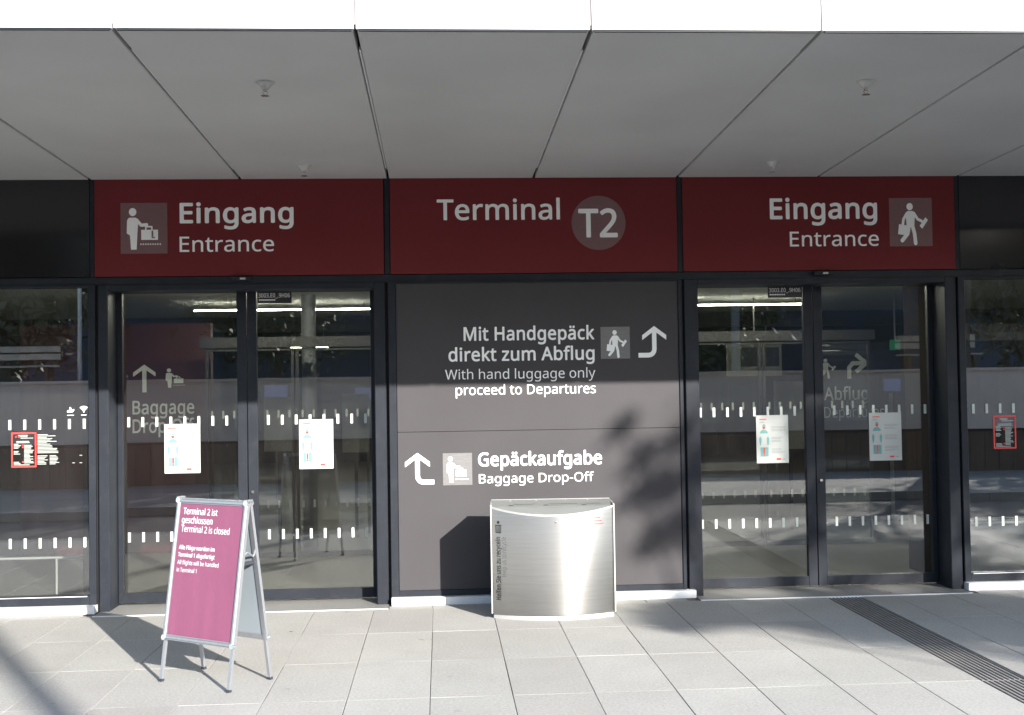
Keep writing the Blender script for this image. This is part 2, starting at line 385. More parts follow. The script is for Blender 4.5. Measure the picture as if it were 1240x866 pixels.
# slabs to either side, too small to be told apart one by one
fb = MB()
for i in list(range(-40, -13))+list(range(15, 50)):
    for j in range(5):
        x0 = -0.9126+0.48896*i; fb.box(x0+.004, x0+.485, ROWS[j+1]+.002, ROWS[j]-.002, -.044, -.004)
tag(fb.build('far_paving_slabs', M['slab'][0], g), kind='stuff')
for i in range(-24, 24): MB().bbox(i*1.0+.003, i*1.0+.997, -5.06, -4.935, -.30, .0, .01).build('kerb_stone', M['kerb'], g)
tag(MB().box(-60, 60, -8.30, -5.06, -.30, -.12).build('road', M['road']), kind='structure')
fp = tag(MB().box(-60, 60, -13.2, -8.42, -.30, -.01).build('far_pavement', M['asphalt']), kind='structure')
for i in range(-24, 24): MB().bbox(i*1.0+.003, i*1.0+.997, -8.42, -8.302, -.30, .012, .01).build('kerb_stone', M['kerb'], fp)
# ribbed guide strip
gs = thing('tactile_guide_strip', 'ribbed dark grey guide strip for blind people leading across the slabs to the right entrance', 'guide strip', ((GX0+GX1)/2, -2.2, 0))
MB().box(GX0+.002, GX1-.002, -4.90, ROWS[0], -.03, -.007).build('strip_bed', M['slab'][2], gs)
nr = 9
ribm = None
for k in range(nr):
    x = GX0+.018+k*(GX1-GX0-.036)/(nr-1)
    for j in range(5):
        y1, y0 = ROWS[j]-.004, ROWS[j+1]+.004
        if ribm is None or j == 0:
            pass
        a = MB(); w2 = .0075; vs = [(x-w2, y0, -.007), (x+w2, y0, -.007), (x+w2, y1, -.007), (x-w2, y1, -.007), (x-w2+.003, y0+.004, -.0015), (x+w2-.003, y0+.004, -.0015), (x+w2-.003, y1-.004, -.0015), (x-w2+.003, y1-.004, -.0015)]
        a.add(vs, [(0, 1, 5, 4), (1, 2, 6, 5), (2, 3, 7, 6), (3, 0, 4, 7), (4, 5, 6, 7)]); a.build('rib', M['rib'], gs)
# little weed tuft and a few dry leaves
wd = MB()
for k in range(26):
    x = -0.955+random.uniform(-.05, .05); y = -1.42+random.uniform(-.02, .02); a = random.uniform(0, 6.3); l = random.uniform(.012, .03)
    wd.add([(x, y, 0), (x+.003, y+.002, 0), (x+l*math.cos(a), y+l*math.sin(a), random.uniform(.004, .014))], [(0, 1, 2)])
tag(wd.build('weed_tuft', mat('dry_green', (.20, .22, .08), .8)), 'tiny flat green weed tuft growing on the slabs in front of the grey wall panel', 'weed')
for (x, y, lab) in [(-1.98, -1.02, 'small dry orange leaf lying on the slabs behind the folding sign'), (-1.62, -.30, 'small dry orange leaf near the left door threshold'), (3.02, -.08, 'small dry orange leaf on the threshold of the right entrance')]:
    lf = MB().add([(x-.018, y, .003), (x, y-.008, .009), (x+.02, y+.002, .004), (x+.002, y+.010, .006)], [(0, 1, 2, 3)])
    tag(lf.build('fallen_leaf', mat('dry_leaf', (.45, .20, .06), .7)), lab, 'leaf')

# ------------------------------------------------------------------ TERMINAL BUILDING shell
tb = thing('terminal_building', 'dark anthracite terminal front with posts, transoms and white metal skirting under the canopy', 'building', (0, .1, 0))
b = MB()
b.box(-12.6, 12.6, .06, .40, 3.70, 9.0); b.box(-12.6, 12.6, .40, 20.0, 3.72, 4.1)
b.build('upper_wall', M['frame'], tb)
SOF0 = 3.630
# post fronts: [x0,x1] bays
def post(x0, x1, z0=.0, z1=2.735, y0=0.0, y1=.34):
    MB().bbox(x0, x1, y0, y1, z0, z1, .006).build('post', M['frame'], tb)
for x0, x1 in [(-3.692, -3.608), (-1.385, -1.287), (1.290, 1.412), (3.608, 3.708)]:
    post(x0, x1)
for x in (-3.706, -1.276, 1.281, 3.717):
    MB().box(x-.008, x+.008, .03, .30, 0, 2.735).build('post_gap', M['gap'], tb)
# upper mullions between sign panels
for x, w2 in ((-3.735, .020), (-1.265, .024), (1.265, .024), (3.735, .020)):
    MB().bbox(x-w2, x+w2, .006, .20, 2.803, 3.66, .004).build('mullion', M['frame'], tb)
MB().box(-12.5, 12.5, .012, .20, 2.738, 2.800).build('transom', M['frame'], tb)
MB().box(-12.5, 12.5, .05, .34, 2.80, 3.70).build('wall_core', M['gap'], tb)
# white skirting pieces
def skirting(x0, x1):
    MB().bbox(x0, x1, -.070, .06, 0.0, .064, .004).build('skirting', M['sill'], tb)
skirting(-1.262, 1.335)
# thresholds
for x0, x1, nm in ((-3.69, -1.285, 0), (1.345, 3.70, 1)):
    MB().box(x0, x1, -.185, .45, -.04, .004).build('threshold', M['thresh'], tb)
    MB().box(x0, x1, -.200, -.188, -.04, .006).build('threshold_edge', M['strip'], tb)
# door headers
for x0, x1 in ((-3.606, -1.387), (1.414, 3.606)):
    MB().box(x0, x1, .004, .36, 2.690, 2.736).build('door_header', M['frame'], tb)
    MB().box(x0, x1, .34, .42, 2.715, 2.80).build('door_track', M['gap'], tb)

# ------------------------------------------------------------------ red and black sign band panels
def band_panel(name, x0, x1, m, label, cat='sign', y=-.004):
    t = thing(name, label, cat, ((x0+x1)/2, 0, 2.806))
    MB().box(x0, x1, y, .048, 2.806, 3.640).build('panel', m, t)
    return t
FP = wallP(-.004)
s1 = band_panel('entrance_sign', -3.712, -1.293, M['red'], 'dark red entrance sign with the luggage conveyor pictogram at its left end')
F = Flat(FP, .0012); F.rect(-3.496, 2.998, -3.109, 3.427); F.build('pictogram_field', M['square'], s1)
Q = sub(FP, -3.496, 2.998, .387, .429)
F = Flat(Q, .0022); conveyor_person(F); F.build('pictogram', M['white'], s1)
F = Flat(Q, .0070); conveyor_person_dark(F); F.build('pictogram_detail', M['square'], s1)
line(FP, 'Eingang', -3.006, -2.052, 3.257, .163, .019, s1); line(FP, 'Entrance', -3.008, -2.219, 3.011, .127, .0055, s1)
s2 = band_panel('terminal_sign', -1.237, 1.239, M['red'], 'dark red sign reading Terminal with a round T2 badge')
F = Flat(FP, .0012); F.disc(.556, 3.233, .235, 48); F.build('badge', M['square'], s2)
line(FP, 'Terminal', -.837, .222, 3.268, .171, .013, s2); line(FP, 'T2', .380, .721, 3.113, .236, .016, s2)
s3 = band_panel('entrance_sign', 1.291, 3.712, M['red'], 'dark red entrance sign with the walking traveller pictogram at its right end')
F = Flat(FP, .0012); F.rect(3.124, 3.009, 3.508, 3.434); F.build('pictogram_field', M['square'], s3)
F = Flat(sub(FP, 3.124, 3.009, .384, .425), .0022); walking_person(F); F.build('pictogram', M['white'], s3)
line(FP, 'Eingang', 2.060, 3.016, 3.259, .172, .019, s3); line(FP, 'Entrance', 2.232, 3.025, 3.016, .127, .0055, s3)
for x0, x1, lab in ((-6.22, -3.757, 'black glass panel above the left window, left of the luggage entrance sign'), (3.757, 6.22, 'black glass panel above the right window, right of the walking traveller sign')):
    band_panel('spandrel_panel', x0, x1, M['blackglass'], lab, 'panel', .004)
for x0, x1 in ((-8.72, -6.28), (-12.5, -8.78), (6.28, 8.72), (8.78, 12.5)):
    MB().box(x0, x1, .004, .048, 2.806, 3.64).build('spandrel', M['blackglass'], tb)

# ------------------------------------------------------------------ central wayfinding panel
cp = thing('wayfinding_panel', 'large grey wall panel with directions to departures and baggage drop-off between the two entrances', 'sign', (0, 0, .065))
MB().box(-1.195, 1.232, .0, .05, .116, 1.4545).build('lower_panel', M['panel'], cp)
MB().box(-1.195, 1.232, .0, .05, 1.4585, 2.722).build('upper_panel', M['panel'], cp)
fr = MB(); fr.bbox(-1.264, -1.199, -.012, .30, .066, 2.735, .004); fr.bbox(1.236, 1.268, -.012, .30, .066, 2.735, .004)
fr.box(-1.198, 1.235, -.010, .05, .066, .114); fr.box(-1.198, 1.235, -.008, .05, 2.724, 2.7355); fr.box(-1.199, 1.236, .052, .30, .066, 2.73)
fr.build('panel_frame', M['frame'], cp)
PP = wallP(0.0)
for a_ in [('Mit Handgepäck', -.623, .503, 2.230, .112, .017), ('direkt zum Abflug', -.755, .502, 2.055, .110, .017), ('With hand luggage only', -.785, .506, 1.899, .083, .0), ('proceed to Departures', -.696, .507, 1.765, .083, .0),
           ('Gepäckaufgabe', -.514, .550, 1.157, .110, .018), ('Baggage Drop-Off', -.509, .477, 1.010, .077, .0)]:
    line(PP, *a_, cp, lift=.0015)
F = Flat(PP, .001); F.rect(.557, 2.058, .810, 2.333); F.build('pictogram_field', M['squareG'], cp)
F = Flat(sub(PP, .557, 2.058, .253, .275), .0022); walking_person(F); F.build('pictogram', M['white'], cp)
F = Flat(PP, .001); F.rect(-.815, .999, -.566, 1.271); F.build('pictogram_field', M['squareG'], cp)
F = Flat(sub(PP, -.815, .999, .249, .272), .0022); conveyor_person(F); F.build('pictogram', M['white'], cp)
F = Flat(sub(PP, -.815, .999, .249, .272), .0070); conveyor_person_dark(F); F.build('pictogram_detail', M['squareG'], cp)
F = Flat(sub(PP, .873, 2.058, .250, .262), .0015); arrow_up(F, -1); F.build('arrow', M['white'], cp)
F = Flat(sub(PP, -1.131, 1.003, .250, .260), .0015); arrow_up(F, 1); F.build('arrow', M['white'], cp)

# ------------------------------------------------------------------ sliding doors
def poster(x0, x1, z0, z1, y, label):
    t = thing('notice_poster', label, 'poster', ((x0+x1)/2, y, z0), group='white hygiene notices taped to the door glass')
    MB().box(x0, x1, y-.0015, y, z0, z1).build('sheet', M['paper'], t)
    w, h = x1-x0, z1-z0
    Q = sub(wallP(y-.0015), x0, z0, w, h); rnd = random.Random(int(x0*100))
    F = Flat(Q, .0006); F.disc(.24, .765, .05, 14); F.poly([(.11, .62), (.36, .62), (.35, .66), (.28, .70), (.19, .70), (.12, .66)])
    for cx in (.12, .36): F.disc(cx, .545, .018, 8); F.poly([(cx-.04, .53), (cx+.04, .53), (cx+.035, .45), (cx+.012, .37), (cx-.012, .37), (cx-.035, .45)])
    F.rect(.12, .14, .37, .33); F.build('teal_print', M['teal'], t)
    F = Flat(Q, .0030); F.poly([(.19, .76), (.29, .76), (.28, .73), (.24, .705), (.20, .73)]); F.rect(.22, .20, .265, .315); F.rect(.22, .155, .265, .185)
    mini_lines(F, .10, .34, .925, 1, .03, .018, rnd, .1); F.rect(.62, .065, .76, .10); F.build('red_print', M['redprint'], t)
    F = Flat(Q, .0010); mini_lines(F, .10, .25, .86, 1, .03, .016, rnd, .1)
    for yy in (.76, .70, .54, .48, .30, .24): mini_lines(F, .47, .92, yy, 2, .024, .010, rnd, .4)
    F.rect(.80, .072, .90, .088); F.build('grey_print', M['greyprint'], t)
    return t
def sliding_door(xa, xm, xb, label, dl, dr):
    t = thing('sliding_door', label, 'door', ((xa+xb)/2, .29, 0))
    for side, (x0, x1, ds) in enumerate(((xa, xm-.003, dl), (xm+.003, xb, dr))):
        y0, y1 = .262, .318
        f = MB()
        si = (.045, .082) if side == 0 else (.082, .045)
        f.bbox(x0, x0+si[0], y0, y1, .022, 2.75, .004); f.bbox(x1-si[1], x1, y0, y1, .022, 2.75, .004)
        f.box(x0+si[0], x1-si[1], y0+.002, y1-.002, .022, .105); f.box(x0+si[0], x1-si[1], y0+.002, y1-.002, 2.712, 2.75)
        lf = f.build('door_leaf', M['frame'], t)
        MB().box(x0+si[0]-.004, x1-si[1]+.004, .286, .294, .10, 2.716).build('pane', M['glassdoor'], lf)
        for zc in (1.574, .583):
            for x in ds:
                if x0+si[0] < x < x1-si[1]:
                    MB().box(x-.0115, x+.0115, .2835, .2855, zc-.042, zc+.042).build('dash_marking', M['dash'], lf)
    MB().lathe([(0, -.02), (.012, -.02), (.014, .0), (.012, .004), (0, .004)], (0, 0, 0), 12)
    k = MB(); k.tube([(xm+.012+.03, .262, .955), (xm+.012+.03, .246, .955)], .013, 12); k.build('lock', M['chrome'], t)
    k = MB(); k.bbox(xm-.075, xm+.085, -.045, .010, 2.762, 2.792, .006); k.build('sensor_housing', M['frame'], tb if False else t)
    k = MB(); k.box(xm+.0, xm+.045, -.050, -.0455, 2.768, 2.784); k.build('sensor_lens', M['rosette'], t)
    return t
dL = [-3.516+.1193*k for k in range(8)]; dL2 = [-2.324+.1200*k for k in range(9)]
dR = [1.479+.1218*k for k in range(9)]; dR2 = [2.693+.1190*k for k in range(8)]
sliding_door(-3.606, -2.500, -1.387, 'two-leaf glass sliding door left of the grey wall panel, behind the folding sign', dL, dL2)
sliding_door(1.414, 2.508, 3.606, 'two-leaf glass sliding door right of the grey wall panel, at the ribbed guide strip', dR, dR2)
poster(-3.214, -2.908, 1.126, 1.552, .2835, 'white notice on the leftmost door leaf, under the left dashes')
poster(-2.060, -1.765, 1.142, 1.572, .2835, 'white notice on the second door leaf from the left, right of the folding sign')
poster(1.979, 2.269, 1.114, 1.541, .2835, 'white notice on the left leaf of the right entrance')
poster(3.007, 3.303, 1.117, 1.546, .2835, 'white notice on the rightmost door leaf')
def number_plate(x0, x1, z0, z1, label):
    t = thing('door_number_plate', label, 'plate', ((x0+x1)/2, .28, z0))
    MB().box(x0, x1, .279, .2835, z0, z1).build('plate', M['blackprint'], t)
    F = Flat(wallP(.279), .001); F.text('3003.E0_.9H06', x0+.010, x1-.015, z0+.050, .036, .010)
    for k in range(9): F.rect(x0+.015+k*.016, z0+.022, x0+.027+k*.016, z0+.034)
    F.build('lettering', M['white'], t)
number_plate(-2.408, -2.112, 2.590, 2.700, 'small black door number plate at the top of the left entrance')
number_plate(2.110, 2.421, 2.590, 2.700, 'small black door number plate at the top of the right entrance')

# ------------------------------------------------------------------ fixed windows
def window(x0, x1, label, dashes):
    t = thing('fixed_window', label, 'window', ((x0+x1)/2, .03, .066))
    f = MB(); f.bbox(x0, x0+.058, -.006, .12, .066, 2.735, .004); f.bbox(x1-.058, x1, -.006, .12, .066, 2.735, .004)
    f.box(x0+.058, x1-.058, -.004, .12, .066, .140); f.box(x0+.058, x1-.058, -.004, .12, 2.718, 2.7355); f.build('window_frame', M['frame'], t)
    MB().box(x0+.055, x1-.055, .030, .040, .137, 2.722).build('pane', M['glasswin'], t)
    MB().bbox(x0-.0, x1+.0, -.070, .06, 0, .064, .004).build('skirting', M['sill'], t)
    MB().box(x0+.075, x1-.075, -.0065, -.004, .133, .1385).build('glazing_bead', M['strip'], t)
    for zc in (1.574, .583):
        for x in dashes:
            if x0+.065 < x < x1-.065: MB().box(x-.0115, x+.0115, .0272, .0292, zc-.042, zc+.042).build('dash_marking', M['dash'], t)
    return t
window(-6.20, -3.714, 'tall fixed window at the left edge with the red bordered notice sticker', [-3.815-.122*k for k in range(18)])
window(3.726, 6.20, 'tall fixed window at the right edge beside the right entrance', [3.853+.121*k for k in range(18)])
window(-8.74, -6.26, 'fixed window beyond the left edge, second left of the left entrance', [-6.35-.122*k for k in range(18)])
window(6.26, 8.74, 'fixed window beyond the right edge, second right of the right entrance', [6.35+.122*k for k in range(18)])
for s in (-1, 1):
    MB().box(min(s*8.8, s*12.5), max(s*8.8, s*12.5), .02, .3, 0, 2.73).build('wall_end', M['frame'], tb)
    MB().bbox(s*6.23-.03, s*6.23+.03, 0, .2, 0, 2.737).build('post', M['frame'], tb)
# stickers on the windows
def sticker(x0, name_label, seed, second=True):
    t = thing('notice_sticker', name_label, 'sticker', (x0+.1, .03, 1.22)); rnd = random.Random(seed); P = wallP(.0300)
    F = Flat(P, .0008); x1 = x0+.205; z0, z1, k = 1.218, 1.510, .012
    F.rect(x0, z0, x1, z0+k); F.rect(x0, z1-k, x1, z1); F.rect(x0, z0+k, x0+k, z1-k); F.rect(x1-k, z0+k, x1, z1-k)
    for (x, z) in ((.032, .255), (.056, .255), (.088, .185), (.088, .168), (.088, .045)): F.rect(x0+x, z0+z-.006, x0+x+.013, z0+z+.006)
    F.build('red_border', M['redprint'], t)
    F = Flat(P, .0006)
    mini_lines(F, x0+.055, x0+.155, z1-.022, 2, .011, .006, rnd, .3); mini_lines(F, x0+.075, x0+.188, z1-.045, 1, .01, .006, rnd, .1); mini_lines(F, x0+.04, x0+.17, z1-.072, 2, .011, .006, rnd, .2)
    mini_lines(F, x0+.02, x0+.08, z1-.095, 4, .011, .006, rnd, .4); mini_lines(F, x0+.02, x0+.075, z1-.155, 3, .011, .006, rnd, .4); mini_lines(F, x0+.105, x0+.185, z1-.105, 15, .0105, .006, rnd, .5)
    mini_lines(F, x0+.02, x0+.08, z1-.245, 3, .011, .006, rnd, .3); mini_lines(F, x0+.06, x0+.16, z0+.024, 1, .01, .006, rnd, .1)
    if second:
        xx = x0+.215
        mini_lines(F, xx, xx+.18, z1-.018, 8, .0115, .006, rnd, .6); mini_lines(F, xx, xx+.18, z1-.112, 6, .0115, .006, rnd, .35); mini_lines(F, xx, xx+.085, z1-.195, 7, .0115, .006, rnd, .5)
        mini_lines(F, xx+.10, xx+.18, z1-.195, 7, .0115, .006, rnd, .4)
        for dx, dz in ((.345, .09), (.285, .028), (.345, .028)): F.rect(xx+dx-.0, z0+dz, xx+dx+.022, z0+dz+.005)
    F.build('small_print', M['decalgrey'], t)
sticker(-4.414, 'red bordered notice sticker with small print on the left window glass', 5)
sticker(4.030, 'red bordered notice sticker on the right window glass', 6, False)
wf = thing('wireless_symbol_sticker', 'small pale wireless and smoking symbols on the left window above the dashes', 'sticker', (-3.87, .03, 1.64)); F = Flat(wallP(.0300), .0008)
for r in (.045, .030, .015):
    F.stroke([(-3.818+r*math.sin(a), 1.675+r*math.cos(a)) for a in (-.8, -.4, 0, .4, .8)], .007)
F.disc(-3.818, 1.674, .006, 8); F.poly([(-3.955, 1.672), (-3.91, 1.672), (-3.895, 1.69), (-3.90, 1.70), (-3.915, 1.69), (-3.925, 1.715), (-3.935, 1.715), (-3.935, 1.69), (-3.955, 1.685)])
F.rect(-3.955, 1.645, -3.90, 1.650); F.rect(-3.84, 1.645, -3.795, 1.650); F.build('print', M['white'], wf)

# ------------------------------------------------------------------ canopy
cn = thing('entrance_canopy', 'wide flat canopy with grey soffit sheets and a bright white front edge over the entrances', 'canopy', (0, -1.9, 3.6))
YF, ZF = -3.822, 3.716
def sz(y): return SOF0+(ZF-SOF0)*(y/YF)
gp = .0125
for k in range(-10, 10):
    x0, x1 = k*1.25+gp*.9, (k+1)*1.25-gp*.9; e = .004
    vs = []
    for y in (YF, -.002):
        for x in (x0, x1): vs.append((x, y, sz(y)+.14))
    lo = [(x0, YF, ZF), (x1, YF, ZF), (x1, -.002, sz(-.002)), (x0, -.002, sz(-.002))]
    hi = [(p[0], p[1], p[2]+.10) for p in lo]
    ci = [(x0+e, YF+e, ZF-e), (x1-e, YF+e, ZF-e), (x1-e, -.006, sz(0)-e), (x0+e, -.006, sz(0)-e)]
    MB().add(lo+hi+ci, [(0, 1, 5, 4), (1, 2, 6, 5), (2, 3, 7, 6), (3, 0, 4, 7), (4, 5, 6, 7), (0, 8, 9, 1), (1, 9, 10, 2), (2, 10, 11, 3), (3, 11, 8, 0), (8, 11, 10, 9)]).build('soffit_panel', M['soffit'], cn)
for k in range(-10, 11):
    x = k*1.25; t = []
    MB().add([(x-.006, -3.46, sz(-3.46)+.012), (x+.005, -3.46, sz(-3.46)+.012), (x+.005, -.33, sz(-.33)+.012), (x-.006, -.33, sz(-.33)+.012),
              (x-.006, -3.46, sz(-3.46)+.03), (x+.005, -3.46, sz(-3.46)+.03), (x+.005, -.33, sz(-.33)+.03), (x-.006, -.33, sz(-.33)+.03)],
             [(0, 3, 2, 1), (4, 5, 6, 7), (0, 1, 5, 4), (1, 2, 6, 5), (2, 3, 7, 6), (3, 0, 4, 7)]).build('joint_strip', M['strip'], cn)
for k in range(-10, 10):
    MB().box(k*1.25+.006, (k+1)*1.25-.006, YF-.022, YF-.002, ZF+.004, 4.75).build('fascia_panel', M['fascia'], cn)
    MB().box(k*1.25+.02, (k+1)*1.25-.02, YF-.016, YF+.0, ZF-.006, ZF+.003).build('drip_edge', M['frame'], cn)
bk = MB(); bk.box(-12.5, 12.5, YF, -.01, 3.84, 3.90); bk.build('canopy_core', M['gap'], cn)
MB().box(-12.5, 12.5, YF-.0005, .05, 3.91, 4.74).build('canopy_body', M['darkbox'], cn)
for k in range(-10, 11):
    MB().box(k*1.25-.0055, k*1.25+.0055, YF-.008, YF-.0008, ZF+.03, 4.74).build('fascia_joint', M['jointgrey'], cn)
# sprinklers
def sprinkler(x, y, label):
    z = sz(y); t = thing('sprinkler_head', label, 'sprinkler', (x, y, z))
    MB().lathe([(.0, .0), (.054, .0), (.056, -.006), (.040, -.020), (.026, -.040), (.024, -.046), (0, -.046)], (x, y, z), 20).build('rosette', M['rosette'], t, smooth=True)
    f = MB(); f.tube([(x, y, z-.04), (x, y, z-.062)], .010, 8)
    for s in (-1, 1): f.tube([(x+s*.010, y, z-.052), (x+s*.016, y, z-.066), (x+s*.004, y, z-.084)], .003, 6)
    f.build('nozzle', M['chrome'], t)
    MB().lathe([(0, -.084), (.024, -.084), (.026, -.087), (0, -.088)], (x, y, z), 12).build('deflector', M['chrome'], t)
sprinkler(-1.86, -2.88, 'ceiling sprinkler nearest the front on the left, above the luggage entrance sign')
sprinkler(1.84, -2.91, 'ceiling sprinkler nearest the front on the right, above the right entrance')
sprinkler(-1.90, -.52, 'ceiling sprinkler close to the wall on the left')
sprinkler(1.917, -.60, 'ceiling sprinkler close to the wall on the right')

# ------------------------------------------------------------------ A-frame sign
ab = thing('folding_pavement_sign', 'silver framed folding sign with a magenta poster saying Terminal 2 is closed', 'sign', (-2.27, -2.44, 0), math.atan2(-.57, .82))
H, HY, HT = 1.145, .19, .012
def bl(side):   # board frame: side -1 front, +1 back; returns map (x, along, out)->local
    a = Vector((0, side*HY, 0)); c = Vector((0, side*HT, H)); d = (c-a); Ls = d.length; d /= Ls
    n = Vector((0, side, 0)); n = (n-d*n.dot(d)).normalized()
    return (lambda x, s, o: Vector((x, 0, 0))+a+d*s+n*o), Ls
for side in (-1, 1):
    T, Ls = bl(side); W = .31; z0 = .262; tw = .033
    def tb_(mb, x0, x1, s0, s1, o0, o1, T=T): mb.box(x0, x1, s0, s1, o0, o1, T=lambda p: T(p.x, p.y, p.z))
    legm = MB(); xs = W-.018
    for sx in (-1, 1):
        l = MB(); tb_(l, sx*xs-.010, sx*xs+.010, .012, z0+.06, -.018, .0); l.build('leg', M['alu'], ab, world=False)
        l = MB(); tb_(l, sx*xs-.013, sx*xs+.013, -.002, .018, -.021, .003); l.build('foot', M['plastic'], ab, world=False)
        # stiles with a raised snap profile
        l = MB(); tb_(l, sx*W-(tw if sx > 0 else 0), sx*W+(tw if sx < 0 else 0), z0, Ls-.006, -.016, .005)
        xm = sx*(W-tw/2); l.add([T(xm-.013, z0+.01, .005), T(xm+.013, z0+.01, .005), T(xm+.013, Ls-.012, .005), T(xm-.013, Ls-.012, .005), T(xm-.006, z0+.01, .012), T(xm+.006, z0+.01, .012), T(xm+.006, Ls-.012, .012), T(xm-.006, Ls-.012, .012)],
                                [(0, 1, 5, 4), (1, 2, 6, 5), (2, 3, 7, 6), (3, 0, 4, 7), (4, 5, 6, 7)])
        l.build('side_profile', M['alu'], ab, world=False)
    for s0, s1 in ((z0, z0+tw), (Ls-tw-.004, Ls-.004)):
        l = MB(); tb_(l, -W+tw-.001, W-tw+.001, s0, s1, -.015, .0042)
        sm = (s0+s1)/2; l.add([T(-W+tw, sm-.013, .0042), T(W-tw, sm-.013, .0042), T(W-tw, sm+.013, .0042), T(-W+tw, sm+.013, .0042), T(-W+tw, sm-.006, .011), T(W-tw, sm-.006, .011), T(W-tw, sm+.006, .011), T(-W+tw, sm+.006, .011)],
                              [(0, 1, 5, 4), (1, 2, 6, 5), (2, 3, 7, 6), (3, 0, 4, 7), (4, 5, 6, 7)])
        l.build('cross_profile', M['alu'], ab, world=False)
    for sx in (-1, 1):
        for s in (z0+.012, Ls-.018):
            l = MB(); c = T(sx*(W-.014), s, 0); c0 = T(sx*(W-.014), s, -.012); c1 = T(sx*(W-.014), s, .0145)
            l.tube([c0, c1], .0175, 14); l.build('corner_cap', M['alucorner'], ab, world=False)
    l = MB(); tb_(l, -W+tw, W-tw, z0+tw, Ls-tw-.004, -.010, -.002); l.build('backing_board', M['backpanel'], ab, world=False)
    l = MB(); tb_(l, -W+tw, W-tw, z0+tw, Ls-tw-.004, -.0018, .0005); l.build('poster' if side < 0 else 'rear_sheet', M['pink'] if side < 0 else M['plastic'], ab, world=False)
    if side == -1:
        pw = 2*(W-tw); ph = Ls-tw-.004-(z0+tw); top = Ls-tw-.004
        def PB(u, v, l, T=T): return T(-W+tw+u*pw, top-v*ph, .0005+l)
        F = Flat(lambda u, v, l: PB(u, v, l), .0008)
        def tx(t, x0, x1, base, cap, bold):
            vs, fs, asp = text2d(t, bold); F.n += 1
            m_ = MB(); m_.add([PB(x0+x*(x1-x0), base-y*cap, .001+q) for x, y, q in vs], fs); m_.build('lettering', M['white'], ab, world=False)
        tx('Terminal 2 ist', .055, .60, .082, .048, .004); tx('geschlossen', .045, .535, .150, .048, .004); tx('Terminal 2 is closed', .05, .815, .218, .048, .0)
        tx('Alle Flüge werden im', .045, .615, .352, .031, .0032); tx('Terminal 1 abgefertigt', .045, .625, .408, .031, .0032); tx('All flights will be handled', .045, .70, .466, .031, .0); tx('in Terminal 1', .045, .365, .524, .031, .0)
# hinges and folding stays
for sx in (-1, 1):
    l = MB(); l.box(sx*.296-.012, sx*.296+.012, -.026, .026, H-.006, H+.006); l.build('hinge', M['alucorner'], ab, world=False)
    T, _ = bl(-1); a = T(sx*.28, .80, -.012); T2, _ = bl(1); c = T2(sx*.28, .80, -.012); mid = (a+c)/2+Vector((0, 0, .035))
    l = MB(); l.tube([a, mid], .006, 6); l.tube([mid, c], .006, 6); l.build('stay', M['alu'], ab, world=False)
    l = MB(); l.box(sx*.283-.003, sx*.283+.003, -.075, .075, .745, .768); l.build('stay_strap', M['plastic'], ab, world=False)

# ------------------------------------------------------------------ recycling bin
rb = thing('recycling_bin', 'low wide stainless steel recycling bin with a bulging front and grey lid', 'bin', (.045, -.735, 0), math.radians(-3.0))
BW, BD, BU = .487, .36, .14
R_ = (BW*BW+BU*BU)/(2*BU); A_ = math.asin(BW/R_)
def arc(t, r=0.0):   # t -1..1
    a = A_*t; return ((R_+r)*math.sin(a), -((R_+r)*math.cos(a)-(R_-BU)))
seg = 40
front = [arc(-1+2*k/seg) for k in range(seg+1)]
def lidz(y): return .878+.02*max(0, y)/BD+(.40*y if y < 0 else 0)
body = MB(); z0 = .042
outl = front+[(BW, BD), (-BW, BD)]
n = len(outl)
vs = [(x, y, z0) for x, y in outl]+[(x, y, lidz(y)-.004) for x, y in outl]
body.add(vs, [(i, (i+1) % n, n+(i+1) % n, n+i) for i in range(n)]+[tuple(range(n-1, -1, -1))])
bo = body.build('body', M['steel'], rb, world=False)
for i, p in enumerate(bo.data.polygons): p.use_smooth = i < seg
lid = MB(); ins = [(x*.992, y+(.004 if y < .3 else -.006)) for x, y in outl]
grid = 10
tv = []; tf = []
for i in range(seg+1):
    x, yf = front[i]; x *= .994; yf += .003
    for j in range(grid+1):
        y = yf+(BD-.003-yf)*j/grid; tv.append((x, y, lidz(y)+.001))
for i in range(seg):
    for j in range(grid): a = i*(grid+1)+j; tf.append((a, a+grid+1, a+grid+2, a+1))
lid.add(tv, tf); lid.build('lid', M['lid'], rb, world=False)
rim = MB()
for i in range(seg):
    (x0, y0), (x1, y1) = front[i], front[i+1]; a, b2 = arc(-1+2*i/seg, .003), arc(-1+2*(i+1)/seg, .003)
    rim.add([(a[0], a[1], lidz(y0)-.012), (b2[0], b2[1], lidz(y1)-.012), (b2[0], b2[1], lidz(y1)+.003), (a[0], a[1], lidz(y0)+.003), (x0*.99, y0+.006, lidz(y0)+.003), (x1*.99, y1+.006, lidz(y1)+.003)], [(0, 1, 2, 3), (3, 2, 5, 4)])
rim.build('front_rim', M['steeltop'], rb, world=False)
for sx in (-1, 1):
    s_ = MB(); s_.box(sx*BW-.005, sx*BW+.005, -.012, BD+.004, .040, .892); s_.build('side_plate', M['steeltop'], rb, world=False)
s_ = MB(); s_.box(-BW, BW, BD-.003, BD+.004, .04, .902); s_.build('back_plate', M['steeltop'], rb, world=False)
pl = MB(); po = [(x*.975, y*.975+.012) for x, y in front]+[(BW*.975, BD-.02), (-BW*.975, BD-.02)]
pl.prism(po, 0, .043); pl.build('plinth', M['steeltop'], rb, world=False)
k = MB(); a = arc(.0); k.tube([(.02, a[1]+.004, .765), (.02, a[1]-.005, .765)], .007, 12); k.build('lock', M['chrome'], rb, world=False)
